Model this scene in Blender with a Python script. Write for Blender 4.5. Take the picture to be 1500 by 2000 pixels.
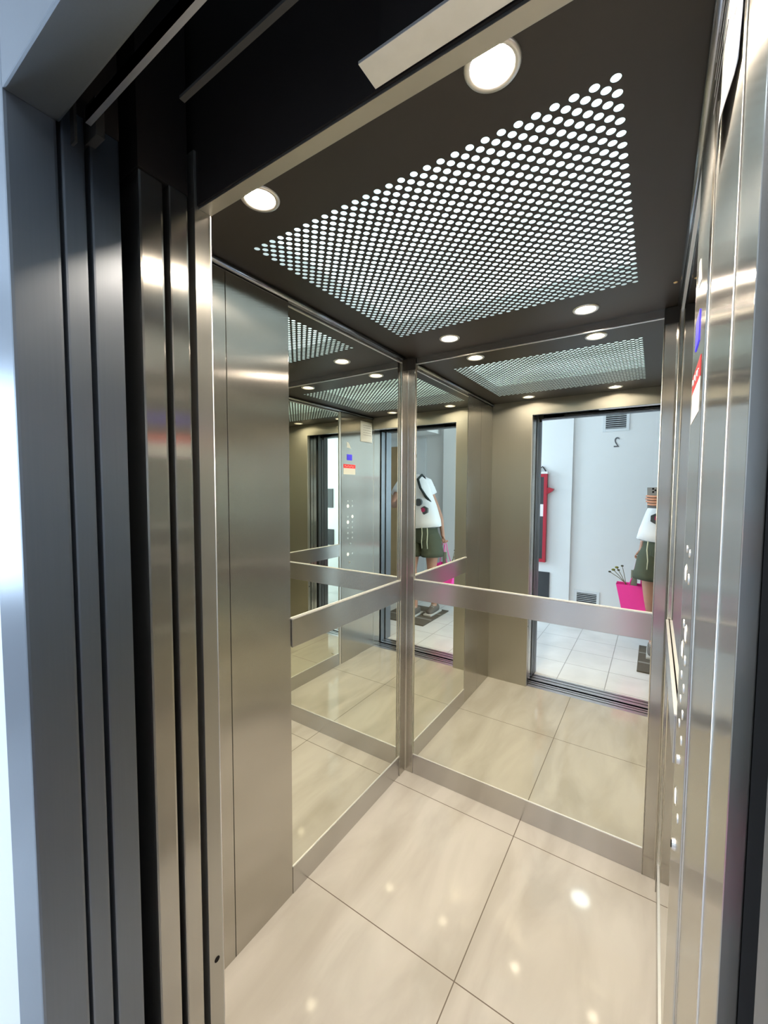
import bpy, bmesh, math, random
from mathutils import Vector, Matrix
random.seed(7)
for o in list(bpy.data.objects): bpy.data.objects.remove(o)
S = bpy.context.scene
COL = S.collection

# ---------------------------------------------------------------- dimensions (metres)
W = 1.071      # car width, left wall x=0
D = 1.245      # car depth, back wall y=0, front wall inner face y=-D
H = 2.051      # car ceiling
R_ = 0.284     # left edge of the door opening
HD = 1.949     # door head
M = 0.774      # mirror zone depth
# ---------------------------------------------------------------- camera
CAM = Vector((1.0173, -1.7469, 1.4265))
YAW, PITCH, ROLL, F_PX = -0.5823, -0.0559, 0.0047, 802.45
fw = Vector((math.sin(YAW)*math.cos(PITCH), math.cos(YAW)*math.cos(PITCH), math.sin(PITCH)))
rt0 = Vector((math.cos(YAW), -math.sin(YAW), 0)); up0 = rt0.cross(fw)
rt = rt0*math.cos(ROLL)+up0*math.sin(ROLL); up = -rt0*math.sin(ROLL)+up0*math.cos(ROLL)
cd = bpy.data.cameras.new('camera'); cam = bpy.data.objects.new('camera', cd); COL.objects.link(cam)
cam.matrix_world = Matrix(((rt.x, up.x, -fw.x, CAM.x), (rt.y, up.y, -fw.y, CAM.y), (rt.z, up.z, -fw.z, CAM.z), (0, 0, 0, 1)))
cd.sensor_fit = 'HORIZONTAL'; cd.sensor_width = 36; cd.lens = F_PX/1500*36
cd.clip_start = 0.004; cd.clip_end = 100
S.camera = cam
# ---------------------------------------------------------------- exposure, world, lights
S.view_settings.view_transform = 'Standard'; S.view_settings.look = 'None'
S.view_settings.gamma = 1; S.view_settings.use_curve_mapping = False
S.view_settings.exposure = 0.0
try:
    c = S.cycles
    c.max_bounces = 16; c.glossy_bounces = 14; c.diffuse_bounces = 5; c.sample_clamp_indirect = 6; c.blur_glossy = 0.5
except Exception: pass
wd = bpy.data.worlds.new('sky'); S.world = wd; wd.use_nodes = True
wd.node_tree.nodes['Background'].inputs[0].default_value = (0.55, 0.75, 1, 1)
wd.node_tree.nodes['Background'].inputs[1].default_value = 2.0
def area(name, loc, rot, sx, sy, power, col):
    l = bpy.data.lights.new(name, 'AREA'); l.shape = 'RECTANGLE'; l.size = sx; l.size_y = sy; l.energy = power; l.color = col
    o = bpy.data.objects.new(name, l); o.location = loc; o.rotation_euler = rot; COL.objects.link(o); return o
ADDED_WINDOW_POWER = 82
HALL_LAMP = 20
SPOT_L = 1280
BOX_L = 1.9
area('added_window_light', (-2.28, -2.45, 1.45), (0, math.radians(-90), 0), 1.3, 0.9, ADDED_WINDOW_POWER, (0.62, 0.80, 1.0))  # area light added at an unseen window for bluish hall light

# ---------------------------------------------------------------- materials
MATS = {}
def newmat(n):
    m = bpy.data.materials.new(n); m.use_nodes = True; MATS[n] = m
    return m, m.node_tree.nodes, m.node_tree.links, m.node_tree.nodes['Principled BSDF']
def plain(n, col, rough=0.5, metal=0.0, spec=0.5, noise=0.0, nscale=30, coat=0.0, bump=0.0):
    m, N, L, b = newmat(n)
    b.inputs['Base Color'].default_value = (*col, 1); b.inputs['Roughness'].default_value = rough
    b.inputs['Metallic'].default_value = metal; b.inputs['Specular IOR Level'].default_value = spec
    b.inputs['Coat Weight'].default_value = coat; b.inputs['Coat Roughness'].default_value = 0.05
    tc = N.new('ShaderNodeTexCoord'); nz = N.new('ShaderNodeTexNoise'); nz.inputs['Scale'].default_value = nscale; nz.inputs['Detail'].default_value = 4
    L.new(tc.outputs['Object'], nz.inputs['Vector'])
    if noise:
        mx = N.new('ShaderNodeMixRGB'); mx.inputs[1].default_value = (*[c*(1-noise) for c in col], 1); mx.inputs[2].default_value = (*[min(1, c*(1+noise)) for c in col], 1)
        L.new(nz.outputs['Fac'], mx.inputs[0]); L.new(mx.outputs[0], b.inputs['Base Color'])
    if bump:
        bp = N.new('ShaderNodeBump'); bp.inputs['Strength'].default_value = bump; bp.inputs['Distance'].default_value = 0.001
        L.new(nz.outputs['Fac'], bp.inputs['Height']); L.new(bp.outputs[0], b.inputs['Normal'])
    return m
def steel(n, col, rough, aniso, tangent, scl, streak=0.06, metal=1.0):
    """brushed metal: blurred along `tangent` (across the grain)"""
    m, N, L, b = newmat(n)
    b.inputs['Metallic'].default_value = metal; b.inputs['Roughness'].default_value = rough; b.inputs['Anisotropic'].default_value = aniso
    cx = N.new('ShaderNodeCombineXYZ')
    for i in range(3): cx.inputs[i].default_value = tangent[i]
    L.new(cx.outputs[0], b.inputs['Tangent'])
    tc = N.new('ShaderNodeTexCoord'); mp = N.new('ShaderNodeMapping'); mp.inputs['Scale'].default_value = scl
    nz = N.new('ShaderNodeTexNoise'); nz.inputs['Scale'].default_value = 1; nz.inputs['Detail'].default_value = 5
    L.new(tc.outputs['Object'], mp.inputs[0]); L.new(mp.outputs[0], nz.inputs['Vector'])
    mx = N.new('ShaderNodeMixRGB'); mx.inputs[1].default_value = (*[c*(1-streak) for c in col], 1); mx.inputs[2].default_value = (*[min(1, c*(1+streak)) for c in col], 1)
    L.new(nz.outputs['Fac'], mx.inputs[0]); L.new(mx.outputs[0], b.inputs['Base Color'])
    mr = N.new('ShaderNodeMapRange'); mr.inputs[3].default_value = rough*0.96; mr.inputs[4].default_value = rough*1.04
    L.new(nz.outputs['Fac'], mr.inputs[0]); L.new(mr.outputs[0], b.inputs['Roughness'])
    return m
def emit(n, col, s):
    m, N, L, b = newmat(n)
    b.inputs['Base Color'].default_value = (0.8, 0.8, 0.8, 1); b.inputs['Emission Color'].default_value = (*col, 1); b.inputs['Emission Strength'].default_value = s
    return m
SCOL = (0.50, 0.48, 0.44)
steel_v = steel('brushed_steel_upright', SCOL, 0.19, 0.97, (1, 1, 0), (160, 160, 2.0), 0.04, 0.96)
steel_head = steel('brushed_steel_front', (0.48, 0.46, 0.41), 0.31, 0.82, (1, 1, 0), (120, 120, 2.0), 0.02, 0.88)
steel_h = steel('brushed_steel_level', (0.56, 0.545, 0.53), 0.24, 0.93, (0, 0, 1), (3, 3, 400))
steel_edge = steel('polished_steel_edge', (0.85, 0.83, 0.80), 0.32, 0.0, (1, 1, 0), (50, 50, 5))
steel_dark = steel('grey_steel_landing', (0.235, 0.255, 0.285), 0.42, 0.8, (1, 1, 0), (300, 300, 4), 0.05)
alu = steel('aluminium_sill', (0.55, 0.54, 0.55), 0.35, 0.5, (0, 1, 0), (4, 300, 300))
chrome = steel('dark_chrome', (0.42, 0.45, 0.50), 0.18, 0, (1, 0, 0), (20, 20, 20))
satin = steel('satin_steel_ledge', (0.85, 0.84, 0.82), 0.5, 0.0, (1, 1, 0), (50, 50, 5))
mirror_m, N, L, b = newmat('mirror_silver')
b.inputs['Metallic'].default_value = 1; b.inputs['Roughness'].default_value = 0.0; b.inputs['Base Color'].default_value = (0.86, 0.87, 0.79, 1)
ceil_dark = plain('ceiling_dark_paint', (0.020, 0.0165, 0.0145), 0.42, noise=0.08, nscale=60, spec=0.4)
black = plain('shaft_black', (0.018, 0.015, 0.014), 0.8, spec=0.1)
dark_metal = plain('dark_door_gear', (0.03, 0.028, 0.026), 0.5, metal=0.3)
white_wall = plain('white_wall_paint', (0.80, 0.80, 0.80), 0.6, noise=0.02, nscale=8, bump=0.1)
white_ceil = plain('white_ceiling_paint', (0.82, 0.82, 0.82), 0.7, noise=0.01)
white_pl = plain('white_plastic', (0.85, 0.85, 0.84), 0.3)
grille_m = plain('grille_white_metal', (0.72, 0.74, 0.76), 0.4)
dark_gap = plain('grille_dark', (0.03, 0.032, 0.035), 0.6)
red_m = plain('fire_red_paint', (0.42, 0.012, 0.03), 0.35, noise=0.05)
board_m = plain('charcoal_board', (0.035, 0.036, 0.04), 0.5, noise=0.1)
paper_m = plain('paper_white', (0.80, 0.80, 0.80), 0.7, noise=0.04, nscale=150)
ink = plain('ink_grey', (0.12, 0.12, 0.13), 0.6)
red_ink = plain('sticker_red', (0.65, 0.03, 0.04), 0.4)
wood_m = plain('brown_wood_door', (0.40, 0.27, 0.14), 0.45, noise=0.25, nscale=6)
spot_glow = emit('lamp_glow', (1.0, 0.86, 0.70), SPOT_L)
hall_glow = emit('hall_lamp_glow', (0.78, 0.90, 1.0), HALL_LAMP)
blue_glow = emit('blue_display', (0.06, 0.04, 0.9), 0.7); blue_glow.node_tree.nodes['Principled BSDF'].inputs['Base Color'].default_value = (0.03, 0.02, 0.4, 1)
btn_glow = emit('lit_button', (1.0, 0.97, 0.88), 1.1)
# light box diffuser: softly uneven fluorescent light
diff_m, N, L, b = newmat('light_box_diffuser')
tc = N.new('ShaderNodeTexCoord'); mp = N.new('ShaderNodeMapping'); mp.inputs['Scale'].default_value = (1.1, 2.6, 1)
nz = N.new('ShaderNodeTexNoise'); nz.inputs['Scale'].default_value = 1.6; nz.inputs['Detail'].default_value = 1
rp = N.new('ShaderNodeValToRGB'); rp.color_ramp.elements[0].position = 0.35; rp.color_ramp.elements[0].color = (0.42, 0.56, 0.57, 1)
rp.color_ramp.elements[1].position = 0.65; rp.color_ramp.elements[1].color = (0.72, 0.95, 1, 1)
L.new(tc.outputs['Object'], mp.inputs[0]); L.new(mp.outputs[0], nz.inputs['Vector']); L.new(nz.outputs['Fac'], rp.inputs[0])
L.new(rp.outputs[0], b.inputs['Emission Color']); b.inputs['Emission Strength'].default_value = BOX_L

def tiles(n, c1, c2, grout, x0, px, y0, py, gw, rough, stretch, streak):
    m, N, L, b = newmat(n)
    ge = N.new('ShaderNodeNewGeometry'); sp = N.new('ShaderNodeSeparateXYZ'); L.new(ge.outputs['Position'], sp.inputs[0])
    def line(out, o0, p):
        a = N.new('ShaderNodeMath'); a.operation = 'SUBTRACT'; a.inputs[1].default_value = o0 - p*0.5; L.new(out, a.inputs[0])
        q = N.new('ShaderNodeMath'); q.operation = 'PINGPONG'; q.inputs[1].default_value = p*0.5; L.new(a.outputs[0], q.inputs[0])
        g = N.new('ShaderNodeMath'); g.operation = 'GREATER_THAN'; g.inputs[1].default_value = p*0.5-gw; L.new(q.outputs[0], g.inputs[0])
        return g.outputs[0]
    mxx = N.new('ShaderNodeMath'); mxx.operation = 'MAXIMUM'; L.new(line(sp.outputs[0], x0, px), mxx.inputs[0]); L.new(line(sp.outputs[1], y0, py), mxx.inputs[1])
    mp = N.new('ShaderNodeMapping'); mp.inputs['Scale'].default_value = stretch; L.new(ge.outputs['Position'], mp.inputs[0])
    nz = N.new('ShaderNodeTexNoise'); nz.inputs['Scale'].default_value = 1; nz.inputs['Detail'].default_value = 5; nz.inputs['Distortion'].default_value = 0.6
    L.new(mp.outputs[0], nz.inputs['Vector'])
    cr = N.new('ShaderNodeMapRange'); cr.inputs[1].default_value = 0.35; cr.inputs[2].default_value = 0.65; L.new(nz.outputs['Fac'], cr.inputs[0])
    mc = N.new('ShaderNodeMixRGB'); mc.inputs[1].default_value = (*c1, 1); mc.inputs[2].default_value = (*c2, 1); L.new(cr.outputs[0], mc.inputs[0])
    mg = N.new('ShaderNodeMixRGB'); mg.inputs[2].default_value = (*grout, 1); L.new(mc.outputs[0], mg.inputs[1]); L.new(mxx.outputs[0], mg.inputs[0])
    L.new(mg.outputs[0], b.inputs['Base Color'])
    mr = N.new('ShaderNodeMapRange'); mr.inputs[3].default_value = rough; mr.inputs[4].default_value = 0.6; L.new(mxx.outputs[0], mr.inputs[0]); L.new(mr.outputs[0], b.inputs['Roughness'])
    bp = N.new('ShaderNodeBump'); bp.invert = True; bp.inputs['Strength'].default_value = 0.5; bp.inputs['Distance'].default_value = 0.001
    L.new(mxx.outputs[0], bp.inputs['Height']); L.new(bp.outputs[0], b.inputs['Normal'])
    b.inputs['Specular IOR Level'].default_value = 0.45
    return m
car_tile = tiles('beige_porcelain_tiles', (0.365, 0.345, 0.31), (0.465, 0.445, 0.41), (0.10, 0.08, 0.06), 0.5796, 0.6, -0.1005, 0.6, 0.0016, 0.06, (6.5, 1.8, 3), 0)
hall_tile = tiles('white_hall_tiles', (0.62, 0.61, 0.60), (0.70, 0.69, 0.68), (0.30, 0.29, 0.28), 0.127, 0.318, -1.52, 0.33, 0.0028, 0.22, (3, 3, 3), 0)

# ---------------------------------------------------------------- helpers
ORG = {}
def link(name, bm, mat, parent=None, smooth=False, org=None):
    bmesh.ops.recalc_face_normals(bm, faces=bm.faces)
    co = [v.co for v in bm.verts]
    if org is None:
        mn = Vector([min(c[i] for c in co) for i in range(3)]); mxv = Vector([max(c[i] for c in co) for i in range(3)])
        org = Vector(((mn.x+mxv.x)/2, (mn.y+mxv.y)/2, mn.z))
    org = Vector(org)
    for v in bm.verts: v.co -= org
    me = bpy.data.meshes.new(name); bm.to_mesh(me); bm.free()
    if mat: me.materials.append(mat)
    if smooth: me.polygons.foreach_set('use_smooth', [True]*len(me.polygons))
    o = bpy.data.objects.new(name, me); COL.objects.link(o); ORG[o] = org
    if parent: o.parent = parent; o.location = org-ORG[parent]
    else: o.location = org
    return o
def empty(name, loc):
    o = bpy.data.objects.new(name, None); COL.objects.link(o); o.location = loc; o.empty_display_size = 0.05; ORG[o] = Vector(loc); return o
def tag(o, label, cat, group=None, kind=None):
    o['label'] = label; o['category'] = cat
    if group: o['group'] = group
    if kind: o['kind'] = kind
    return o
def st(o, label=None):
    o['kind'] = 'structure'
    if label: o['label'] = label
    return o
def bx(bm, x0, x1, y0, y1, z0, z1, bev=0.0):
    r = bmesh.ops.create_cube(bm, size=1); vs = r['verts']
    for v in vs:
        v.co = Vector(((x0+x1)/2+v.co.x*(x1-x0), (y0+y1)/2+v.co.y*(y1-y0), (z0+z1)/2+v.co.z*(z1-z0)))
    if bev:
        es = list({e for v in vs for e in v.link_edges})
        bmesh.ops.bevel(bm, geom=es, offset=bev, segments=2, affect='EDGES', profile=0.7)
    return bm
def box(name, x0, x1, y0, y1, z0, z1, mat, parent=None, bev=0.0):
    return link(name, bx(bmesh.new(), x0, x1, y0, y1, z0, z1, bev), mat, parent)
def boxes(name, lst, mat, parent=None, bev=0.0):
    bm = bmesh.new()
    for b_ in lst: bx(bm, *b_, bev)
    return link(name, bm, mat, parent)
def cyl(bm, p0, p1, r0, r1=None, n=20, cap=True):
    p0, p1 = Vector(p0), Vector(p1); r1 = r0 if r1 is None else r1
    d = (p1-p0).normalized(); a = d.orthogonal().normalized(); c_ = d.cross(a)
    A = [bm.verts.new(p0+(a*math.cos(t)+c_*math.sin(t))*r0) for t in [2*math.pi*i/n for i in range(n)]]
    B = [bm.verts.new(p1+(a*math.cos(t)+c_*math.sin(t))*r1) for t in [2*math.pi*i/n for i in range(n)]]
    for i in range(n): bm.faces.new((A[i], A[(i+1) % n], B[(i+1) % n], B[i]))
    if cap: bm.faces.new(A[::-1]); bm.faces.new(B)
def lathe(bm, c, prof, n=32):
    """prof: (radius, z) around vertical axis at c"""
    rings = [[bm.verts.new((c[0]+r*math.cos(2*math.pi*i/n), c[1]+r*math.sin(2*math.pi*i/n), c[2]+z)) for i in range(n)] for r, z in prof]
    for a, b_ in zip(rings, rings[1:]):
        for i in range(n): bm.faces.new((a[i], a[(i+1) % n], b_[(i+1) % n], b_[i]))
    return rings
def tube(bm, pts, r, n=8):
    pts = [Vector(p) for p in pts]; prev = None
    for i, p in enumerate(pts):
        d = (pts[min(i+1, len(pts)-1)]-pts[max(i-1, 0)]).normalized()
        a = d.cross(Vector((0.13, 0.31, 0.94))).normalized(); c_ = d.cross(a)
        ring = [bm.verts.new(p+(a*math.cos(2*math.pi*k/n)+c_*math.sin(2*math.pi*k/n))*r) for k in range(n)]
        if prev:
            for k in range(n): bm.faces.new((prev[k], prev[(k+1) % n], ring[(k+1) % n], ring[k]))
        else: bm.faces.new(ring[::-1])
        prev = ring
    bm.faces.new(prev)

# ================================================================ THE CAR
st(box('floor', 0, W, -1.262, 0, -0.03, 0, car_tile), 'glossy beige marbled floor tiles of the lift car')
# ---- ceiling sheet with four lamp holes and the staggered perforation
LX = (0.284, 0.795); LY = (-0.1455, -1.125)
PITCH_ = 0.02925; A_ = PITCH_/2
PX0, PX1 = 0.127-A_, 0.127+28*PITCH_+A_
PY0 = -1.0035-A_; PY1 = -1.0035+50*A_+A_
bm = bmesh.new()
def quad(x0, x1, y0, y1, z=H):
    bm.faces.new([bm.verts.new(p) for p in ((x0, y0, z), (x1, y0, z), (x1, y1, z), (x0, y1, z))])
def holed(x0, x1, y0, y1, cx, cy, r, z=H, n=32):
    inn = []; out = []
    for i in range(n):
        t = 2*math.pi*(i+0.5)/n; c_, s_ = math.cos(t), math.sin(t)
        inn.append(bm.verts.new((cx+r*c_, cy+r*s_, z)))
        k = 1/max(abs(c_), abs(s_)); out.append((cx+(x1-x0)/2*c_*k, cy+(y1-y0)/2*s_*k))
    # outer ring: snap to the four corners at the diagonals
    ov = [bm.verts.new((x, y, z)) for x, y in out]
    cs = [bm.verts.new(p) for p in ((x1, y1, z), (x0, y1, z), (x0, y0, z), (x1, y0, z))]
    for i in range(n):
        j = (i+1) % n; bm.faces.new((inn[i], ov[i], ov[j], inn[j])) if True else None
    for q, cidx in enumerate((n//8, 3*n//8, 5*n//8, 7*n//8)):
        bm.faces.new((ov[cidx-1], cs[q], ov[cidx]))
bands = [(-D-0.02, LY[1]-0.05), (LY[1]-0.05, LY[1]+0.05), (LY[1]+0.05, PY0), (PY0, PY1), (PY1, LY[0]-0.05), (LY[0]-0.05, LY[0]+0.05), (LY[0]+0.05, 0.01)]
for k, (a, c_) in enumerate(bands):
    if k in (1, 5):
        cy = (a+c_)/2
        quad(-0.01, LX[0]-0.05, a, c_); quad(LX[0]+0.05, LX[1]-0.05, a, c_); quad(LX[1]+0.05, W+0.01, a, c_)
        for x in LX: holed(x-0.05, x+0.05, a, c_, x, cy, 0.033)
    elif k == 3: quad(-0.01, PX0, a, c_); quad(PX1, W+0.01, a, c_)
    else: quad(-0.01, W+0.01, a, c_)
ceiling = st(link('ceiling', bm, ceil_dark, org=(W/2, -D/2, H)), 'dark painted lift car ceiling')
bm = bmesh.new(); n = 16; hr = 0.0079
for r in range(51):
    cy = -1.0035+r*A_
    for k in range(29 if r % 2 == 0 else 28):
        cx = 0.127+k*PITCH_+(0 if r % 2 == 0 else A_)
        low = []; high = []; out = []
        for i in range(n):
            t = 2*math.pi*i/n; c_, s_ = math.cos(t), math.sin(t)
            low.append(bm.verts.new((cx+hr*c_, cy+hr*s_, H))); high.append(bm.verts.new((cx+hr*c_, cy+hr*s_, H+0.0012)))
            q = A_/(abs(c_)+abs(s_)); out.append(bm.verts.new((cx+q*c_, cy+q*s_, H)))
        for i in range(n):
            j = (i+1) % n
            bm.faces.new((low[i], out[i], out[j], low[j])); bm.faces.new((low[j], high[j], high[i], low[i]))
def tri(*p): bm.faces.new([bm.verts.new((x, y, H)) for x, y in p])
for r in range(0, 50, 2):
    y = -1.0035+r*A_
    tri((PX0, y), (PX0+A_, y+A_), (PX0, y+2*A_)); tri((PX1, y), (PX1, y+2*A_), (PX1-A_, y+A_))
for k in range(28):
    x = 0.127+k*PITCH_
    tri((x, PY0), (x+2*A_, PY0), (x+A_, PY0+A_)); tri((x, PY1), (x+A_, PY1-A_), (x+2*A_, PY1))
for cx, cy, sx, sy in ((PX0, PY0, 1, 1), (PX1, PY0, -1, 1), (PX1, PY1, -1, -1), (PX0, PY1, 1, -1)):
    tri((cx, cy), (cx+sx*A_, cy), (cx, cy+sy*A_))
bmS = bmesh.new(); lathe(bmS, (1.048, -0.204, H), [(0.0062, 0), (0.0055, -0.0015), (0.003, -0.0025), (0.0005, -0.0027)], 16); link('ceiling_screw', bmS, plain('brass', (0.75, 0.55, 0.3), 0.3, metal=1.0), ceiling, True)
perf = link('perforated_panel', bm, ceil_dark, ceiling, org=(W/2, -0.65, H)); perf['label'] = 'field of round holes glowing white'
boxes('light_box', [(PX0-.02, PX0-.01, PY0-.02, PY1+.02, H+.003, H+.07), (PX1+.01, PX1+.02, PY0-.02, PY1+.02, H+.003, H+.07),
      (PX0-.01, PX1+.01, PY0-.02, PY0-.01, H+.003, H+.07), (PX0-.01, PX1+.01, PY1+.01, PY1+.02, H+.003, H+.07)], white_pl, ceiling)
bm = bmesh.new(); bx(bm, PX0-.02, PX1+.02, PY0-.02, PY1+.02, H+.07, H+.075)
link('light_diffuser', bm, diff_m, ceiling, org=(W/2, -0.65, H+.07))['label'] = 'cool white fluorescent diffuser behind the holes'

# ---- spotlights
spots = []
def make_spot(x, y):
    t = empty('recessed_spotlight', (x, y, H-0.004))
    bm = bmesh.new(); lathe(bm, (x, y, H), [(0.031, 0.012), (0.031, -0.001), (0.033, -0.0035), (0.040, -0.0035), (0.042, -0.0005), (0.042, 0.0)], 40)
    link('trim_ring', bm, steel_edge, t, True, org=(x, y, H-0.0035))
    bm = bmesh.new(); rings = lathe(bm, (x, y, H), [(0.031, 0.012), (0.026, 0.009), (0.022, 0.008), (0.012, 0.0065), (0.004, 0.006)], 32); bm.faces.new(rings[-1])
    link('lamp', bm, spot_glow, t, True, org=(x, y, H+0.006))
    bm = bmesh.new(); rings = lathe(bm, (x, y, H), [(0.0325, 0.0005), (0.0325, 0.05), (0.001, 0.05)], 24)
    link('lamp_housing', bm, black, t, True, org=(x, y, H))
    return t
lab = {(0, 1): 'warm recessed ceiling spotlight at the door side, beside the left door jamb',
       (1, 1): 'large bright warm recessed spotlight nearest the photographer, behind the door header',
       (0, 0): 'warm recessed spotlight by the back mirror, nearer the left back corner',
       (1, 0): 'warm recessed spotlight by the back mirror, nearer the right wall'}
for (i, j), l in lab.items():
    tag(make_spot(LX[i], LY[j]), l, 'ceiling light', 'recessed ceiling spotlights of the lift car')

# ---- left wall
wl = st(boxes('wall_left', [(-0.012, 0, -M-0.236+0.0012, -M-0.0008, 0, 2.031), (-0.012, 0, -D, -1.0112, 0, 2.031)], steel_v, bev=0.0006), 'brushed steel left wall panels with upright seams')
box('backing', -0.03, -0.0125, -D-0.03, 0.02, 0, H+0.0, dark_metal, wl)
st(box('baseboard_left', -0.010, 0.002, -M, -0.045, 0, 0.097, steel_h, bev=0.0012), 'steel skirting under the left mirror')
st(box('baseboard_back', 0.045, W-0.045, -0.002, 0.010, 0, 0.097, steel_h, bev=0.0012), 'steel skirting under the back mirror')
st(box('baseboard_right', W-0.002, W+0.010, -M, -0.045, 0, 0.097, steel_h, bev=0.0012), 'steel skirting under the right mirror')
for nm, a_ in (('baseboard_left', (-0.008, 0.0015, -M+.001, -0.046)), ('baseboard_back', (0.046, W-0.046, -0.0015, 0.008)), ('baseboard_right', (W-0.0015, W+0.008, -M+.001, -0.046))):
    box('top_ledge', *a_, 0.0968, 0.0985, satin, bpy.data.objects[nm])
st(boxes('wall_back', [(0, W, 0.0085, 0.03, 0, 2.051), (0.045, W-0.045, -0.001, 0.0085, 2.024, 2.051)], steel_v), 'back wall of the lift car behind the mirror')
# ---- mirrors
def mirror(name, x0, x1, y0, y1, axis, side, label):
    """slab with a polished bead along its top"""
    t = empty(name, ((x0+x1)/2, (y0+y1)/2, 0.097))
    box('mirror_glass', x0, x1, y0, y1, 0.098, 2.019, mirror_m, t)
    if axis == 'x': box('top_bead', x0-(0.004 if side < 0 else 0), x1+(0.004 if side > 0 else 0), y0, y1, 2.019, 2.0235, steel_edge, t, 0.001)
    else: box('top_bead', x0, x1, y0-0.004, y1, 2.019, 2.0235, steel_edge, t, 0.001)
    return tag(t, label, 'mirror', 'tall mirrors on the lift car walls')
mirror('wall_mirror', -0.008, -0.002, -M, -0.052, 'x', 1, 'tall mirror on the left wall beside the plain brushed steel panel')
mirror('wall_mirror', 0.045, W-0.045, 0.002, 0.008, 'y', 1, 'widest mirror covering the back wall, showing the door opening')
mirror('wall_mirror', W+0.002, W+0.008, -M, -0.052, 'x', -1, 'mirror on the right wall seen edge-on beside the control panel')
st(boxes('trim_1', [(-0.01, 0.0, -M, -0.045, 2.024, 2.051)], steel_v), 'steel strip above the left mirror')
st(boxes('trim_2', [(W, W+0.01, -M, -0.045, 2.024, 2.051)], steel_v), 'steel strip above the right mirror')
# cornice beads
def bead(name, p0, p1, label):
    bm = bmesh.new(); cyl(bm, p0, p1, 0.0085, n=16); return st(link(name, bm, chrome, smooth=True), label)
bead('trim_3', (0.004, -D, 2.042), (0.004, -0.045, 2.042), 'rounded dark chrome bead along the left ceiling edge')
bead('trim_4', (W-0.004, -D, 2.042), (W-0.004, -0.045, 2.042), 'rounded dark chrome bead along the right ceiling edge')
# ---- corner pilasters
def pilaster(cx, sgn, label):
    t = empty('corner_cover', (cx, 0, 0))
    def prof(b_):
        bm = bmesh.new()
        pts = b_; lo = [bm.verts.new((cx+sgn*x, -y, 0.001)) for x, y in pts]; hi = [bm.verts.new((cx+sgn*x, -y, 2.05)) for x, y in pts]
        m_ = len(pts)
        for i in range(m_): bm.faces.new((lo[i], lo[(i+1) % m_], hi[(i+1) % m_], hi[i]))
        bm.faces.new(lo[::-1]); bm.faces.new(hi); return bm
    bm = prof([(-0.008, -0.008), (-0.008, 0.056), (0.0025, 0.056), (0.004, 0.0545), (0.004, 0.010), (0.006, 0.006), (0.010, 0.004), (0.0435, 0.004), (0.045, 0.0025), (0.045, -0.008)])
    link('cover_profile', bm, steel_v, t)
    bm = bmesh.new(); cyl(bm, (cx+sgn*0.0458, -0.0035, 0.001), (cx+sgn*0.0458, -0.0035, 2.02), 0.0016, n=8); cyl(bm, (cx+sgn*0.0035, -0.0568, 0.001), (cx+sgn*0.0035, -0.0568, 2.02), 0.0016, n=8)
    link('edge_bead', bm, steel_edge, t, True)
    bm = bmesh.new(); bx(bm, *sorted((cx+sgn*0.0, cx+sgn*0.047)), -0.010, -0.004, 1.995, 2.05, 0.002)
    link('top_reflection', bm, dark_metal, t)['label'] = 'dark reflection at the top, built as a thin plate'  # dark plate stands in for a dark reflection on the steel
    return tag(t, label, 'corner trim', 'brushed steel corner covers')
pilaster(0.0, 1, 'brushed steel corner cover between the left mirror and the back mirror')
pilaster(W, -1, 'brushed steel corner cover between the back mirror and the right wall')
# ---- handrails
def rail(x0, x1, y0, y1, label, axis, d, ledge=None):
    t = empty('handrail', ((x0+x1)/2, (y0+y1)/2, 0.886))
    box('rail_bar', x0, x1, y0, y1, 0.886, 0.9815, steel_h, t, 0.0012)
    box('top_edge', x0-0.0005, x1+0.0005, y0-0.0005, y1+0.0005, 0.9818, 0.9860, ledge or satin, t, 0.0008)
    return tag(t, label, 'handrail', 'flat steel handrails in front of the mirrors')
rail(0.000, 0.0065, -M+0.001, -0.060, 'flat brushed steel handrail crossing the left wall mirror', 'y', -1)
rail(0.048, W-0.047, -0.0065, 0.000, 'flat brushed steel handrail crossing the back mirror below the reflected hall', 'x', 0)
rail(W-0.0065, W, -M+0.001, -0.060, 'narrow-looking handrail on the right wall seen end-on', 'y', 1)

# ---- right wall
wr = st(boxes('wall_right', [(W, W+0.012, -1.2556, -1.0212, 0, 2.031), (W, W+0.012, -1.356, -1.2572, 0, HD)], steel_v, bev=0.0008), 'brushed steel right wall panels beside the control column')
box('backing', W+0.0125, W+0.03, -1.356, 0.02, 0, H, dark_metal, wr)
for y_, r_e in ((-1.0203, 0.0012), (-1.2564, 0.0012)):
    bm = bmesh.new(); cyl(bm, (W-0.0002, y_, 0.002), (W-0.0002, y_, 1.945), r_e, n=8); link('seam_bead', bm, steel_edge, wr, True)
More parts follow.
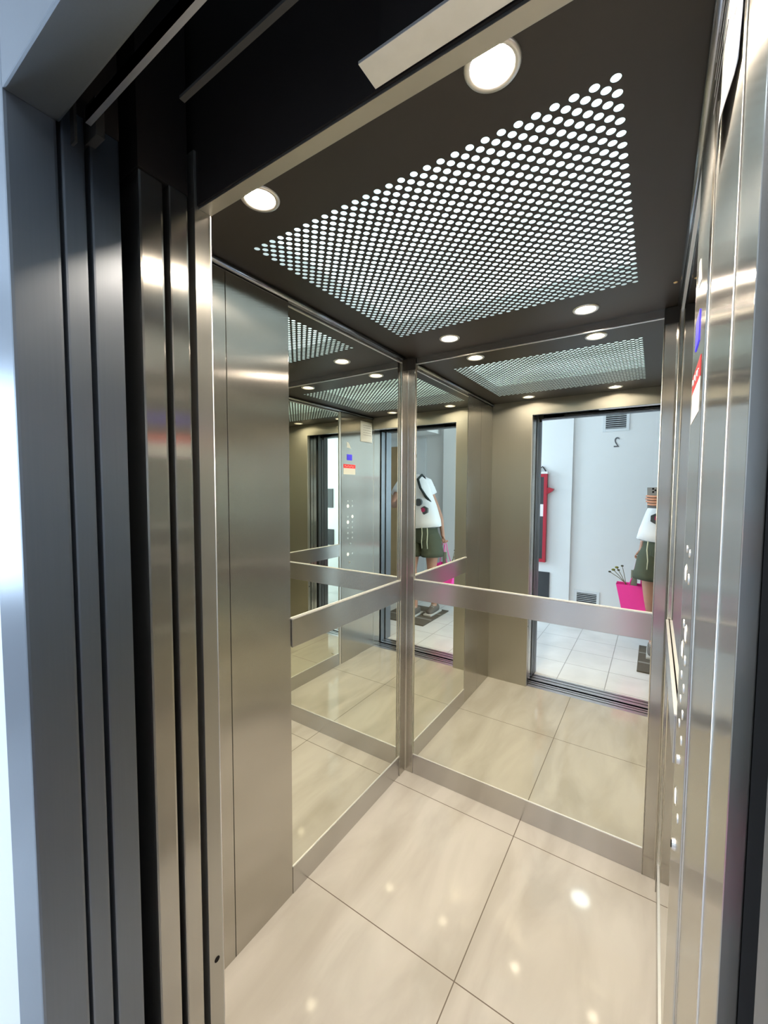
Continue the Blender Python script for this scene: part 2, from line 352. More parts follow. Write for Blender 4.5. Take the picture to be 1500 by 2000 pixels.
# control column
cp = empty('control_panel', (W, -0.9, 0))
plate = box('face_plate', W-0.004, W+0.012, -1.0195, -0.7985, 0.0, 2.031, steel_v, cp, 0.002)
box('side_trim', W-0.003, W+0.012, -0.7965, -0.7755, 0, 2.031, steel_edge, cp, 0.002)
FX = W-0.004
def disc(y, z, r, mat, name, parent, d=0.004, lab=None):
    bm = bmesh.new(); cyl(bm, (FX-d, y, z), (FX+0.0005, y, z), r*0.93, r, n=20); o = link(name, bm, mat, parent)
    if lab: o['label'] = lab
    return o
rows = [(1.327, .0065, .0065, 0, 0), (1.286, .013, .009, 1, 0), (1.198, .008, .0125, 0, 1), (1.154, .0135, .009, 1, 0), (1.108, .008, .008, 0, 0), (1.065, .008, .008, 0, 0), (1.022, .008, .008, 0, 0), (0.890, .013, .008, 1, 0)]
for z, ra, rb, la, lb in rows:
    for y, r, lit in ((-0.884, ra, la), (-0.944, rb, lb)):
        if lit:
            ring = disc(y, z, r+0.003, steel_edge, 'button', cp, 0.001); disc(y, z, r, btn_glow, 'button_face', ring, 0.002, 'white lit face')
        else: disc(y, z, r, steel_edge, 'button', cp, 0.0015)
disc(-0.917, 0.975, 0.008, steel_edge, 'button', cp)
ks = disc(-0.913, 0.822, 0.010, steel_edge, 'key_switch', cp, 0.005)
bm = bmesh.new(); bx(bm, FX-0.0065, FX-0.0045, -0.9145, -0.9115, 0.816, 0.828); link('key_slot', bm, black, ks)
box('floor_display', FX-0.002, FX+0.001, -0.938, -0.872, 1.658, 1.706, blue_glow, cp, 0.0008)['label'] = 'glowing blue display'
bm = bmesh.new()
v = [bm.verts.new((FX-0.0012, y, z)) for y, z in ((-0.870, 1.76), (-0.925, 1.755), (-0.895, 1.80), (-0.868, 1.805))]; bm.faces.new(v)
r_ = bmesh.ops.extrude_face_region(bm, geom=bm.faces[:]); [setattr(q, 'co', q.co+Vector((0.001, 0, 0))) for q in r_['geom'] if isinstance(q, bmesh.types.BMVert)]
link('light_badge', bm, white_pl, cp)['label'] = 'pale indicator badge'
tag(cp, 'brushed steel control column with round buttons and blue display on the right wall', 'control panel')
stk = empty('safety_sticker', (FX, -0.905, 1.543))
box('white_field', FX-0.0008, FX-0.0001, -0.983, -0.828, 1.543, 1.594, paper_m, stk)
rf = box('red_field', FX-0.0009, FX-0.0001, -0.984, -0.827, 1.594, 1.625, red_ink, stk)
bm = bmesh.new(); tube(bm, [(FX-0.0012, -0.84-0.012*i, 1.609+0.007*math.sin(i*1.9)) for i in range(11)], 0.0012, 6); link('white_squiggle', bm, paper_m, rf)
tag(stk, 'red and white safety sticker on the control column under the blue display', 'sticker')
# paper notice, curled off the wall
bm = bmesh.new(); ny, nz_ = 10, 8; g = []
for i in range(ny+1):
    row = []
    for k in range(nz_+1):
        y = -1.060-0.168*i/ny; z = 2.0-0.172*k/nz_
        off = 0.0015+0.006*(math.sin(i/ny*3.1)**2)*(0.3+0.7*k/nz_)+0.006*max(0, k/nz_-0.7)
        row.append(bm.verts.new((W-off, y, z)))
    g.append(row)
for i in range(ny):
    for k in range(nz_): bm.faces.new((g[i][k], g[i+1][k], g[i+1][k+1], g[i][k+1]))
r_ = bmesh.ops.extrude_face_region(bm, geom=bm.faces[:]); [setattr(q, 'co', q.co+Vector((0.0004, 0, 0))) for q in r_['geom'] if isinstance(q, bmesh.types.BMVert)]
pn = tag(link('paper_notice', bm, paper_m, smooth=True), 'curled white paper notice stuck high on the right steel wall', 'notice')
boxes('printed_lines', [(W-0.0100, W-0.0094, -1.205, -1.085, z, z+0.0022) for z in (1.965, 1.945, 1.925, 1.905, 1.885)], ink, pn)
bm = bmesh.new(); cyl(bm, (W+0.002, -0.70, 0.118), (W-0.010, -0.70, 0.118), 0.009, 0.007, n=16)
tag(link('mirror_stud', bm, steel_edge), 'small round chrome stud at the foot of the right mirror', 'stud')

# ---- front wall of the car
wf = st(boxes('wall_front', [(0.0, R_, -1.279, -D, 0, HD), (0.0, W, -1.270, -D, HD, H-0.0005), (0.0, R_, -1.279, -1.2705, HD, H-.0005)], steel_head, bev=0.0008), 'brushed steel return and header around the car door opening')
bm = bmesh.new(); cyl(bm, (R_-0.004, -1.262, 0.44), (R_+0.0006, -1.262, 0.44), 0.006, n=14)
link('screw_hole', bm, black, wf)['label'] = 'dark screw hole'
bm = bmesh.new(); cyl(bm, (R_-.001, -1.2465, 0.0), (R_-.001, -1.2465, HD), 0.0016, n=8); link('edge_bead', bm, steel_edge, wf, True)
bar = box('door_coupler', 0.692, W+0.3, -1.316, -1.278, HD+0.002, HD+0.006, satin, None, 0.001)
box('gear_body', 0.72, W+0.3, -1.310, -1.284, HD+0.0062, HD+0.09, black, bar)
tag(bar, 'flat steel door gear bar hanging beside the header over the opening', 'door gear')
# ---- black boxes standing in for the unlit shaft and the dark above the doors
st(boxes('wall_shaft', [(-0.35, -0.33, -1.49, 0.2, -0.3, 2.7), (W+0.42, W+0.44, -1.49, 0.2, -0.3, 2.7), (-0.35, W+0.44, -1.49, 0.2, 2.69, 2.71), (-0.35, W+0.44, 0.18, 0.2, -0.3, 2.7), (-0.35, W+0.44, -1.49, 0.2, -0.32, -0.3),
   (-0.33, -0.03, -1.49, -1.28, -0.3, -0.001), (-0.33, R_-0.002, -1.378, -1.2905, HD+0.0125, 2.6), (-0.33, R_-0.002, -1.486, -1.4062, HD+0.0305, 2.6), (W+0.30, W+0.42, -1.45, -1.28, -0.3, 2.6), (-0.35, W+0.44, -1.270-0.004, -1.2705, HD+0.004, 2.69)], black), 'black boxes standing in for the darkness of the lift shaft and above the doors')
# ---- car doors (two telescopic panels, slid open to the left)
st(box('door_1', -0.32, R_-0.004, -1.377, -1.336, 0.012, HD+0.012, steel_v, bev=0.004), 'open outer car door panel, its steel edge nearest the shaft gap')
st(box('door_2', -0.32, R_-0.001, -1.327, -1.292, 0.012, HD+0.012, steel_v, bev=0.003), 'open inner car door panel, its steel edge beside the car jamb')
st(box('door_3', -0.32, R_-0.002, -1.448, -1.4065, 0.012, HD+0.03, steel_dark, bev=0.003), 'open landing door panel nearest the shaft gap')
st(box('door_4', -0.32, R_-0.001, -1.485, -1.4555, 0.012, HD+0.03, steel_dark, bev=0.003), 'open landing door panel tucked behind the landing frame')
st(boxes('trim_5', [(R_+0.03, W+0.3, -1.4655, -1.4585, HD+0.002, HD+0.02)], alu), 'metal landing door track above the opening')
st(boxes('trim_6', [(0.463, W+0.3, -1.412, -1.4045, HD+0.002, HD+0.006)], dark_metal), 'dark car door track above the opening')
hg = empty('door_hanger', (0.25, -1.45, HD)); 
boxes('bracket_plate', [(0.20, R_+0.012, -1.473, -1.469, HD-0.02, HD+0.05), (0.20, R_+0.03, -1.452, -1.440, HD-0.004, HD+0.05)], dark_metal, hg, 0.001)
tag(hg, 'dark hanger bracket on top of the landing door panels at the left jamb', 'bracket')
# ---- sills
def sill(name, y0, y1, grooves, label):
    l = []; ys = [y0]
    for g0, g1 in grooves: ys += [g0, g1]
    ys.append(y1)
    for a, c_ in zip(ys[::2], ys[1::2]): l.append((-0.03, W+0.28, a, c_, -0.02, 0.0))
    l.append((-0.03, W+0.28, y0, y1, -0.03, -0.0195))
    return st(boxes(name, l, alu, bev=0.0008), label)
sill('trim_7', -1.362, -1.2625, [(-1.345, -1.335), (-1.311, -1.301)], 'grooved aluminium car door sill')
sill('trim_8', -1.497, -1.386, [(-1.475, -1.465), (-1.432, -1.422)], 'grooved aluminium landing door sill')
st(box('trim_9', 0, R_+0.002, -1.300, -1.279, 0, 0.05, dark_metal), 'dark foot piece at the car door jamb')
# ---- landing frame
FO = 0.114
st(box('trim_10', R_-FO, R_, -1.549, -1.490, 0, HD+FO, steel_dark, bev=0.004), 'grey steel landing door frame, left jamb')
st(box('trim_11', W, W+FO, -1.549, -1.465, 0, HD+FO, steel_dark, bev=0.003), 'grey steel landing door frame, right jamb')
st(box('trim_12', R_, W, -1.549, -1.487, HD, HD+FO, steel_dark, bev=0.003), 'grey steel landing door frame, header')
st(box('trim_13', W+0.012, W+0.06, -1.460, -1.402, 0, HD, steel_dark, bev=0.003), 'dark steel slam post right of the opening')

# ================================================================ THE HALL
HX0, HX1, HY, HZ = -2.2, 3.2, -3.2, 2.55
st(box('floor', HX0, HX1, HY-0.2, -1.498, -0.04, -0.0005, hall_tile), 'white square tiles of the landing hall')
st(box('ceiling', HX0, HX1, HY-0.2, -1.498, HZ, HZ+0.05, white_ceil), 'white ceiling of the landing hall')
st(boxes('wall_far', [(HX0, 0.252, HY-0.2, HY+0.03, 0, HZ), (0.252, 1.31, HY-0.2, HY, 0, HZ), (1.31, HX1, HY-0.2, HY-0.10, 0, HZ)], white_wall), 'white hall wall opposite the lift')
st(boxes('wall_near', [(HX0, R_-FO, -1.542, -1.498, 0, HZ), (W+FO, HX1, -1.542, -1.498, 0, HZ), (R_-FO, W+FO, -1.542, -1.498, HD+FO, HZ)], white_wall), 'white hall wall around the lift doorway')
st(box('wall_east', HX1, HX1+0.05, HY-0.2, -1.498, 0, HZ, white_wall), 'white end wall of the hall')
st(boxes('wall_west', [(HX0-0.1, HX0, HY-0.2, -2.95, 0, HZ), (HX0-0.1, HX0, -1.95, -1.498, 0, HZ), (HX0-0.1, HX0, -2.95, -1.95, 0, 0.75), (HX0-0.1, HX0, -2.95, -1.95, 2.15, HZ)], white_wall), 'white end wall of the hall with the added window')
wn = st(boxes('window_added_1', [(HX0-0.06, HX0-0.02, -2.95, -2.90, 0.75, 2.15), (HX0-0.06, HX0-0.02, -2.0, -1.95, 0.75, 2.15), (HX0-0.06, HX0-0.02, -2.90, -2.0, 0.75, 0.80), (HX0-0.06, HX0-0.02, -2.90, -2.0, 2.10, 2.15)], white_pl), 'unseen hall window added to let in daylight')  # out-of-view opening added to carry the hall's daylight
st(box('trim_14', 1.40, 2.6, HY-0.1, HY+0.35, 2.16, HZ, white_wall), 'white soffit over the apartment door')
d5 = st(box('door_5', 1.76, 2.50, HY-0.10, HY-0.085, 0, 2.03, wood_m), 'brown wooden apartment door in the hall')
boxes('door_frame', [(1.61, 1.76, HY-0.10, HY-0.07, 0, 2.12), (2.50, 2.59, HY-0.10, HY-0.07, 0, 2.12), (1.76, 2.50, HY-0.10, HY-0.07, 2.03, 2.12)], grille_m, d5)
def hall_lamp(x, y, label):
    lp = empty('hall_ceiling_lamp', (x, y, HZ-0.05))
    bm = bmesh.new(); lathe(bm, (x, y, HZ), [(0.085, 0), (0.085, -0.02), (0.082, -0.022)], 40); link('rim', bm, white_pl, lp, True, org=(x, y, HZ-0.022))
    bm = bmesh.new(); rings = lathe(bm, (x, y, HZ), [(0.082, -0.02), (0.072, -0.032), (0.045, -0.037), (0.01, -0.038)], 40); bm.faces.new(rings[-1]); link('glowing_cover', bm, hall_glow, lp, True, org=(x, y, HZ-0.038))
    tag(lp, label, 'ceiling lamp', 'hall ceiling lamps')
hall_lamp(0.55, -2.45, 'round white ceiling lamp in the hall straight in front of the lift doorway')
hall_lamp(2.05, -2.15, 'round white ceiling lamp added to brighten the hall near the brown apartment door')  # second lamp added to brighten the recessed end of the hall
# ventilation grilles
def grille(x0, x1, z0, z1, label, wall=HY):
    t = empty('ventilation_grille', ((x0+x1)/2, wall, z0)); bw = 0.028; y1 = wall+0.008
    boxes('frame', [(x0, x0+bw, wall, y1, z0, z1), (x1-bw, x1, wall, y1, z0, z1), (x0+bw, x1-bw, wall, y1, z0, z0+bw), (x0+bw, x1-bw, wall, y1, z1-bw, z1)], grille_m, t, 0.002)
    box('dark_back', x0+bw, x1-bw, wall+0.0002, wall+0.001, z0+bw, z1-bw, dark_gap, t)
    nsl = 8 if z1 > 1 else 6; hh = (z1-z0-2*bw)/nsl
    bm = bmesh.new()
    for k in range(nsl):
        z = z0+bw+hh*(k+0.5); bx(bm, x0+bw, x1-bw, wall+0.001, y1-0.001, z-hh*0.14, z+hh*0.08)
    link('slats', bm, grille_m, t)
    return tag(t, label, 'vent grille', 'white vent grilles on the hall wall')
grille(0.531, 0.775, 2.040, 2.262, 'white slatted vent grille high on the hall wall above the number')
grille(0.302, 0.555, 0.150, 0.322, 'white slatted vent grille low on the hall wall near the floor')
# floor number 2
cu = bpy.data.curves.new('floor_number', 'FONT'); cu.body = '2'; cu.size = 0.148; cu.extrude = 0.0015; cu.align_x = 'CENTER'
tmp = bpy.data.objects.new('tmp', cu); COL.objects.link(tmp)
dg = bpy.context.evaluated_depsgraph_get(); me = bpy.data.meshes.new_from_object(tmp.evaluated_get(dg)); bpy.data.objects.remove(tmp)
me.materials.clear(); me.materials.append(ink); me.name = 'floor_number'
fn = bpy.data.objects.new('floor_number', me); COL.objects.link(fn); fn.location = (0.665, HY+0.0017, 1.876); fn.rotation_euler = (math.radians(90), 0, math.radians(180)); fn.scale = (0.80, 1, 1)
tag(fn, 'thin dark grey number 2 on the hall wall under the upper vent', 'number sign')
# fire cabinet on the left pier
fy = HY+0.03
fc = empty('fire_cabinet', (-0.2, fy, 0.602))
boxes('red_frame', [(-0.43, -0.395, fy, fy+0.05, 0.602, 1.606), (-0.033, 0.002, fy, fy+0.05, 0.602, 1.606), (-0.395, -0.033, fy, fy+0.05, 0.602, 0.64), (-0.395, -0.033, fy, fy+0.05, 1.57, 1.606), (-0.43, 0.002, fy, fy+0.012, 0.602, 1.606)], red_m, fc, 0.003)
dr = box('glass_door', -0.395, -0.033, fy+0.02, fy+0.035, 0.64, 1.57, board_m, fc); dr['label'] = 'dark glass door'
box('instruction_label', -0.22, -0.034, fy+0.0355, fy+0.037, 1.125, 1.262, paper_m, dr)['label'] = 'white label'
bm = bmesh.new(); vs = [(0.002, 1.375), (0.002, 1.448), (0.020, 1.452), (0.072, 1.436), (0.060, 1.412), (0.025, 1.392)]
lo = [bm.verts.new((x, fy+0.005, z)) for x, z in vs]; hi = [bm.verts.new((x, fy+0.045, z)) for x, z in vs]
for i in range(6): bm.faces.new((lo[i], lo[(i+1) % 6], hi[(i+1) % 6], hi[i]))
bm.faces.new(lo); bm.faces.new(hi[::-1]); link('side_lever', bm, red_m, fc)['label'] = 'red lever sticking out to the side'
box('white_top', -0.43, 0.002, fy, fy+0.045, 1.6065, 1.632, white_pl, fc)
tag(fc, 'tall red framed fire cabinet with dark door and white label on the hall wall', 'fire cabinet')
bm = bmesh.new(); tube(bm, [(-0.08, fy+0.01, 1.633), (-0.085, fy+0.012, 1.67), (-0.06, fy+0.012, 1.69), (-0.04, fy+0.012, 1.665), (-0.022, fy+0.01, 1.634)], 0.007, 8)
tag(link('pipe_bend', bm, board_m, smooth=True), 'small dark hooked pipe on top of the red fire cabinet', 'pipe')
tag(box('wall_board', -0.30, 0.044, fy, fy+0.012, 0.194, 0.486, board_m, None, 0.002), 'charcoal rectangular board low on the wall under the red cabinet', 'panel')
tag(box('wall_board', -1.30, -1.025, fy, fy+0.012, 1.13, 1.427, board_m, None, 0.002), 'upper of the two charcoal boards left of the red cabinet', 'panel')
tag(box('wall_board', -1.32, -1.010, fy, fy+0.012, 0.545, 0.793, board_m, None, 0.002), 'lower of the two charcoal boards left of the red cabinet', 'panel')
# doormat
mat_m = plain('mat_fibre', (0.10, 0.085, 0.065), 0.95, noise=0.4, nscale=200, bump=0.8); mat_l = plain('mat_stripe', (0.24, 0.23, 0.21), 0.95, noise=0.2, nscale=200)
dm = box('doormat', 0.945, 1.50, -2.62, -1.985, 0.0, 0.012, mat_m, None, 0.004)
tag(dm, 'dark rectangular doormat with pale stripes on the white hall tiles', 'doormat')
boxes('pale_stripe', [(0.95, 1.495, -2.20, -2.17, 0.0122, 0.0132), (0.95, 1.495, -2.43, -2.41, 0.0122, 0.0132)], mat_l, dm)

# ================================================================ PERSON (seen only in the mirrors)
skin_m = plain('skin', (0.42, 0.22, 0.15), 0.5, noise=0.08, nscale=25); shirt_m = plain('white_cotton', (0.78, 0.78, 0.80), 0.85, noise=0.03, nscale=20, bump=0.4)
shorts_m = plain('olive_cloth', (0.055, 0.065, 0.040), 0.85, noise=0.15, nscale=15, bump=0.5); cord_m = plain('cream_cord', (0.6, 0.6, 0.45), 0.8)
hair_m = plain('dark_hair', (0.02, 0.014, 0.01), 0.6, noise=0.3, nscale=80, bump=1.0)
shoe_m = plain('grey_suede', (0.12, 0.105, 0.09), 0.8, noise=0.2, nscale=60); sole_m = plain('pale_rubber', (0.5, 0.49, 0.46), 0.6); strap_m = plain('dark_webbing', (0.02, 0.03, 0.03), 0.8)
print_g = plain('print_grey', (0.10, 0.11, 0.12), 0.8); print_p = plain('print_pink', (0.55, 0.05, 0.16), 0.8); pink_m = plain('hot_pink_paper', (0.95, 0.05, 0.42), 0.45, noise=0.05, nscale=12)
P0 = Vector((1.13, -2.28, 0.012))
person = empty('person', P0)
def skinned(name, pts, edges, root, mat, parent, sub=2):
    me = bpy.data.meshes.new(name); me.from_pydata([Vector(p[0])-ORG[parent] for p in pts], edges, [])
    o = bpy.data.objects.new(name, me); COL.objects.link(o); o.parent = parent; ORG[o] = ORG[parent]
    md = o.modifiers.new('skin', 'SKIN'); md.use_smooth_shade = True; md.branch_smoothing = 0.6
    sv = me.skin_vertices[0].data
    for i, p in enumerate(pts): sv[i].radius = (p[1], p[2] if len(p) > 2 else p[1]); sv[i].use_root = (i == root)
    ms = o.modifiers.new('sub', 'SUBSURF'); ms.levels = sub; ms.render_levels = sub
    me.materials.append(mat)
    # bake the modifiers so the object is one plain mesh
    dg = bpy.context.evaluated_depsgraph_get(); me2 = bpy.data.meshes.new_from_object(o.evaluated_get(dg)); o.modifiers.clear(); o.data = me2
    if not me2.materials: me2.materials.append(mat)
    me2.polygons.foreach_set('use_smooth', [True]*len(me2.polygons))
    return o
pts = []; ed = []; ix = {}
def V(k, p, r, link_to=None, r2=None):
    ix[k] = len(pts); pts.append((p, r, r if r2 is None else r2))
    if link_to: ed.append((ix[link_to], ix[k]))
V('pelvis', (1.12, -2.28, 1.00), .130, None, .10); V('waist', (1.15, -2.275, 1.16), .12, 'pelvis', .09); V('chest', (1.20, -2.28, 1.38), .135, 'waist', .09)
V('upper', (1.24, -2.285, 1.50), .09, 'chest', .07); V('neck', (1.265, -2.275, 1.575), .055, 'upper'); V('jaw', (1.305, -2.245, 1.655), .065, 'neck', .075); V('head', (1.305, -2.265, 1.76), .075, 'jaw', .09); V('crown', (1.305, -2.27, 1.83), .05, 'head', .06)
V('nose', (1.305, -2.165, 1.72), .012, 'head'); V('ear', (1.225, -2.272, 1.72), .014, 'head'); V('ear2', (1.385, -2.272, 1.72), .014, 'head')
# left arm (hangs back, holds the bag)
V('ls', (1.12, -2.35, 1.50), .052, 'upper'); V('lu', (1.085, -2.39, 1.38), .046, 'ls'); V('le', (1.015, -2.42, 1.21), .038, 'lu'); V('lf', (0.97, -2.425, 1.10), .034, 'le'); V('lw', (0.945, -2.42, 0.96), .024, 'lf'); V('lp', (0.940, -2.42, 0.90), .018, 'lw', .036)
for k in range(4):
    y = -2.452+0.021*k
    V('l%da' % k, (0.930, y, 0.865), .0095, 'lp'); V('l%db' % k, (0.915, y, 0.838-0.003*(k in (1, 2))), .0088, 'l%da' % k); V('l%dc' % k, (0.896, y, 0.845), .008, 'l%db' % k); V('l%dd' % k, (0.893, y, 0.862), .007, 'l%dc' % k)
V('lt', (0.915, -2.392, 0.892), .010, 'lp'); V('lt2', (0.899, -2.395, 0.868), .009, 'lt')
# right arm (holds up the phone)
def PH(r, u, f): return CAM+rt*r+up*u+fw*f
V('rs', (1.33, -2.22, 1.50), .052, 'upper'); V('ru', (1.35, -2.12, 1.385), .046, 'rs'); V('re', (1.33, -2.00, 1.25), .039, 'ru'); V('rf', (1.22, -1.91, 1.27), .035, 're')
V('rw', PH(.075, -.115, -.085), .025, 'rf', .025); V('rp', PH(.040, -.085, -.035), .030, 'rw', .018)
for k in range(4):
    u = -.040-.0195*k
    V('r%da' % k, PH(.026, u-.004, -.006), .0092, 'rp'); V('r%db' % k, PH(.008, u-.006, .011), .0088, 'r%da' % k); V('r%dc' % k, PH(-.028, u-.004, .0105), .0083, 'r%db' % k); V('r%dd' % k, PH((-.062, -.066, -.062, -.052)[k], u, .007), .0072, 'r%dc' % k)
V('rt1', PH(.028, -.055, -.030), .011, 'rp'); V('rt2', PH(.004, -.040, -.026), .009, 'rt1')
# legs
V('lh', (1.045, -2.29, 0.92), .088, 'pelvis'); V('lth', (1.01, -2.30, 0.72), .076, 'lh'); V('lk', (1.015, -2.31, 0.53), .054, 'lth'); V('lc', (1.04, -2.39, 0.38), .056, 'lk'); V('la', (1.05, -2.455, 0.10), .034, 'lc'); V('lfo', (1.05, -2.37, 0.055), .030, 'la')
V('rh', (1.215, -2.29, 0.92), .088, 'pelvis'); V('rth', (1.22, -2.26, 0.72), .076, 'rh'); V('rk', (1.215, -2.22, 0.53), .054, 'rth'); V('rc', (1.205, -2.24, 0.38), .056, 'rk'); V('ra', (1.195, -2.26, 0.10), .034, 'rc'); V('rfo', (1.185, -2.17, 0.055), .030, 'ra')
body = skinned('body', pts, ed, 0, skin_m, person)
for sx in (-1, 1):
    bm = bmesh.new(); bmesh.ops.create_uvsphere(bm, u_segments=12, v_segments=8, radius=0.012, matrix=Matrix.Translation((1.305+sx*0.032, -2.182, 1.745))); link('eye', bm, white_pl, body, True)
bm = bmesh.new(); bx(bm, 1.283, 1.327, -2.178, -2.168, 1.676, 1.684, 0.003); link('mouth', bm, print_p, body)
bm = bmesh.new(); bmesh.ops.create_uvsphere(bm, u_segments=24, v_segments=16, radius=1, matrix=Matrix.Translation((1.305, -2.282, 1.80)) @ Matrix.Diagonal((0.088, 0.100, 0.085, 1)))
bmesh.ops.delete(bm, geom=[v for v in bm.verts if v.co.y > -2.24 and v.co.z < 1.83 or v.co.z < 1.72], context='VERTS'); link('hair', bm, hair_m, person, True)
def loft(bm, rings, n=36, fold=0.0, ph_=0.0):
    prev = None
    for q, (c_, ax, ay) in enumerate(rings):
        c_ = Vector(c_); d = (Vector(rings[min(q+1, len(rings)-1)][0])-Vector(rings[max(q-1, 0)][0])).normalized()
        u = Vector((1, 0, 0)); u = (u-d*u.dot(d)).normalized(); w_ = d.cross(u)
        ring = []
        for i in range(n):
            t = 2*math.pi*i/n; k = 1+fold*math.sin(5*t+ph_+q*0.7)+fold*0.6*math.sin(9*t+1.3*q)
            ring.append(bm.verts.new(c_+u*ax*k*math.cos(t)+w_*ay*k*math.sin(t)))
        if prev:
            for i in range(n): bm.faces.new((prev[i], prev[(i+1) % n], ring[(i+1) % n], ring[i]))
        prev = ring
    return prev
bm = bmesh.new()
loft(bm, [((1.105, -2.275, 1.012), .180, .130), ((1.105, -2.275, 1.006), .208, .150), ((1.11, -2.275, 1.06), .203, .148), ((1.14, -2.275, 1.20), .188, .138), ((1.185, -2.28, 1.32), .176, .128), ((1.22, -2.285, 1.42), .172, .122), ((1.235, -2.285, 1.50), .160, .105), ((1.24, -2.285, 1.55), .105, .082), ((1.245, -2.28, 1.58), .064, .066), ((1.245, -2.28, 1.575), .058, .060)], fold=0.018)
loft(bm, [((1.15, -2.33, 1.50), .075, .075), ((1.125, -2.36, 1.49), .074, .074), ((1.10, -2.385, 1.42), .070, .070), ((1.08, -2.40, 1.365), .068, .068), ((1.085, -2.398, 1.37), .055, .055)], n=24, fold=0.03)
loft(bm, [((1.30, -2.24, 1.50), .075, .075), ((1.33, -2.215, 1.49), .074, .074), ((1.345, -2.15, 1.42), .070, .070), ((1.35, -2.10, 1.37), .068, .068), ((1.35, -2.105, 1.375), .055, .055)], n=24, fold=0.03)
shirt = link('t_shirt', bm, shirt_m, person, True)
bm = bmesh.new()
loft(bm, [((1.12, -2.28, 1.09), .150, .115), ((1.12, -2.28, 1.00), .172, .128), ((1.12, -2.28, 0.90), .185, .135), ((1.12, -2.28, 0.86), .170, .120), ((1.12, -2.28, 0.83), .05, .05)], fold=0.012)
loft(bm, [((1.04, -2.285, 0.93), .100, .115), ((1.02, -2.29, 0.86), .112, .125), ((1.005, -2.295, 0.745), .116, .128), ((1.005, -2.295, 0.742), .121, .133), ((1.003, -2.295, 0.69), .121, .133), ((1.003, -2.295, 0.692), .095, .100)], n=28, fold=0.015)
loft(bm, [((1.20, -2.285, 0.93), .100, .115), ((1.225, -2.28, 0.86), .112, .125), ((1.235, -2.27, 0.745), .116, .128), ((1.235, -2.27, 0.742), .121, .133), ((1.237, -2.27, 0.69), .121, .133), ((1.237, -2.27, 0.692), .095, .100)], n=28, fold=0.015)
shorts = link('shorts', bm, shorts_m, person, True)
for x in (0.985, 1.05):
    bm = bmesh.new(); tube(bm, [(x, -2.130, 1.02), (x-.005, -2.130, 0.95), (x+.003, -2.135, 0.86), (x, -2.14, 0.79)], 0.0045, 6); link('drawstring', bm, cord_m, shorts, True)
# shirt prints: a grey disc and a pink and grey hexagon
def poly_print(cx, cz, r, n_, mat, nm, parent, y=-2.128):
    bm = bmesh.new(); a = [bm.verts.new((cx+r*math.cos(2*math.pi*i/n_+.5), y, cz+r*math.sin(2*math.pi*i/n_+.5))) for i in range(n_)]
    f_ = bm.faces.new(a); r_ = bmesh.ops.extrude_face_region(bm, geom=[f_]); [setattr(q, 'co', q.co+Vector((0, -0.03, 0))) for q in r_['geom'] if isinstance(q, bmesh.types.BMVert)]
    return link(nm, bm, mat, parent)
poly_print(1.10, 1.285, 0.040, 24, print_g, 'round_print', shirt, -2.138); hxp = poly_print(1.035, 1.20, 0.046, 6, print_g, 'hexagon_print', shirt, -2.148)
poly_print(1.045, 1.205, 0.026, 6, print_p, 'hexagon_centre', hxp, -2.1465)
bm = bmesh.new(); tube(bm, [(1.00, -2.33, 1.22), (0.995, -2.25, 1.27), (1.035, -2.185, 1.35), (1.09, -2.165, 1.44), (1.14, -2.20, 1.535), (1.15, -2.31, 1.585), (1.14, -2.40, 1.52), (1.13, -2.45, 1.38)], 0.014, 8)
bk = empty('backpack', (1.13, -2.46, 1.10)); link('strap', bm, strap_m, bk, True)
bm = bmesh.new(); tube(bm, [(1.31, -2.18, 1.20), (1.33, -2.15, 1.33), (1.34, -2.165, 1.45), (1.33, -2.23, 1.545), (1.31, -2.35, 1.53), (1.30, -2.41, 1.40)], 0.018, 8); link('strap', bm, strap_m, bk, True)
box('pack_body', 1.10, 1.36, -2.55, -2.43, 1.10, 1.48, strap_m, bk, 0.03)
tag(bk, 'dark backpack worn by the person, strap over the white T-shirt', 'backpack')
def shoe(x, y):
    o = skinned('shoe', [((x, y-0.10, 0.062), .044, .048), ((x, y-0.03, 0.068), .046, .055), ((x, y+0.06, 0.052), .048, .036), ((x, y+0.13, 0.045), .040, .026)], [(0, 1), (1, 2), (2, 3)], 1, shoe_m, person)
    bm = bmesh.new(); bx(bm, x-0.048, x+0.048, y-0.138, y+0.150, 0.013, 0.034, 0.009); link('sole', bm, sole_m, o)
    bm = bmesh.new()
    for k in range(4): tube(bm, [(x-0.028, y+0.015*k, 0.112-0.009*k), (x, y+0.015*k+0.006, 0.118-0.010*k), (x+0.028, y+0.015*k, 0.112-0.009*k)], 0.003, 6)
    link('laces', bm, sole_m, o, True)
shoe(1.05, -2.42); shoe(1.19, -2.225)
tag(person, 'person in white printed T-shirt and olive shorts holding up a phone, seen in mirrors', 'person')
# phone, flat behind the lens
ph = empty('mobile_phone', PH(-0.0245, -0.13, -0.008))
def slab(name, r0, r1, u0, u1, f0, f1, mat, parent, bev):
    bm = bmesh.new(); bx(bm, r0, r1, u0, u1, f0, f1, bev)
    for v in bm.verts: v.co = CAM+rt*v.co.x+up*v.co.y+fw*v.co.z
    return link(name, bm, mat, parent)
ph_m = plain('phone_grey_glass', (0.26, 0.27, 0.28), 0.2, metal=0.3); lens_m = plain('lens_black', (0.005, 0.005, 0.006), 0.08)
slab('phone_body', -0.062, 0.014, -0.130, 0.020, -0.0130, -0.0045, ph_m, ph, 0.003)
for a, c_ in ((0.0, 0.0), (-0.016, -0.012), (-0.016, 0.010)):
    bm = bmesh.new(); cyl(bm, PH(a, c_, -0.0046), PH(a, c_, -0.0026), 0.0068, n=18); link('lens', bm, lens_m, ph)
tag(ph, "grey mobile phone held up in the person's hand", 'phone')
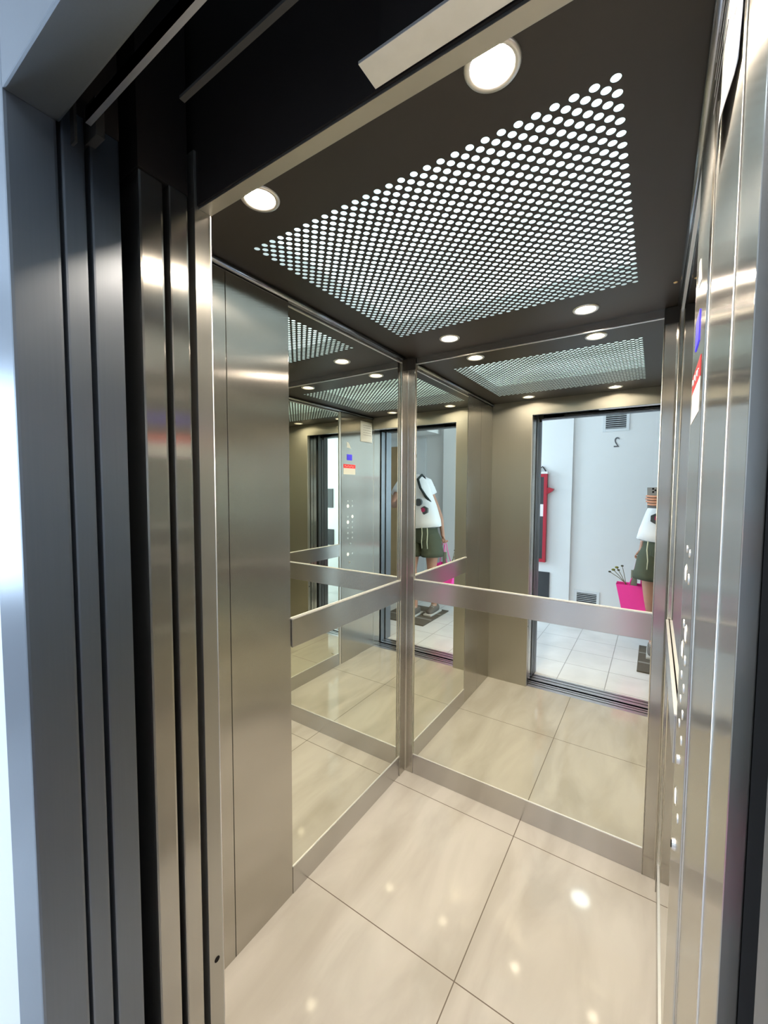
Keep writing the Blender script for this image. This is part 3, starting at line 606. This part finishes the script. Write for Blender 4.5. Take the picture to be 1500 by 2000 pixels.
# pink bag
bag = empty('paper_bag', (0.875, -2.42, 0.27))
bm = bmesh.new()
def ringv(hw, hd_, z, dx): return [bm.verts.new((0.875+dx+sx*hw, -2.42+sy*hd_, z)) for sx, sy in ((-1, -1), (1, -1), (1, 1), (-1, 1))]
r0 = ringv(0.085, 0.055, 0.27, 0.04); r1 = ringv(0.112, 0.062, 0.605, -0.005); r2 = ringv(0.108, 0.058, 0.603, -0.005); r3 = ringv(0.082, 0.052, 0.275, 0.04)
bm.faces.new(r0[::-1])
for a, b_ in ((r0, r1), (r1, r2), (r2, r3)):
    for i in range(4): bm.faces.new((a[i], a[(i+1) % 4], b_[(i+1) % 4], b_[i]))
bm.faces.new(r3); link('bag_body', bm, pink_m, bag)
for sy in (-1, 1):
    bm = bmesh.new(); tube(bm, [(0.855, -2.42+sy*0.055, 0.595), (0.885, -2.42+sy*0.04, 0.70), (0.905, -2.42+sy*0.02, 0.82), (0.922, -2.42+sy*0.022, 0.853), (0.940, -2.42+sy*0.03, 0.75), (0.945, -2.42+sy*0.055, 0.595)], 0.004, 6); link('handle', bm, pink_m, bag, True)
tag(bag, "hot pink paper bag hanging from the person's lowered hand", 'bag')
stem_m = plain('dried_stem', (0.16, 0.13, 0.05), 0.8, noise=0.3); bud_m = plain('dried_bud', (0.06, 0.055, 0.03), 0.9); green_m = plain('green_bud', (0.16, 0.17, 0.03), 0.8)
for i, (tx, tz, g_, l_) in enumerate(((0.700, 0.690, 0, 'dried stem leaning furthest out of the pink bag, dark bud at its tip'), (0.797, 0.755, 0, 'tallest dried stem above the pink bag with a grey bud'),
      (0.730, 0.716, 1, 'dried stem with a lower olive green bud between the outermost and tallest stems'), (0.757, 0.742, 1, 'dried stem with an upper olive green bud close to the tallest stem'), (0.772, 0.722, 0, 'short dried stem with a brown bud nearest the grey green box'))):
    t = empty('dried_flower_stem', (0.86, -2.42, 0.45)); yy = -2.42+0.014*(i-2)
    bm = bmesh.new(); tube(bm, [(0.86, yy, 0.45), (0.83, yy, 0.60), ((0.83+tx)/2, yy, 0.6+(tz-0.6)*0.55), (tx, yy, tz)], 0.0026, 6); link('stem', bm, stem_m, t, True)
    bm = bmesh.new(); bmesh.ops.create_icosphere(bm, subdivisions=2, radius=0.010 if not g_ else 0.013, matrix=Matrix.Translation((tx, yy, tz)) @ Matrix.Diagonal((1.2, 1, 0.8, 1))); link('bud', bm, green_m if g_ else bud_m, t, True)
    tag(t, l_, 'flower stem', 'dried flower stems in the pink bag')
gb = plain('grey_green_card', (0.22, 0.25, 0.21), 0.6)
tag(box('card_box', 0.868, 0.915, -2.39, -2.372, 0.50, 0.735, gb, None, 0.003), 'slim grey green card box standing upright in the pink bag', 'box')
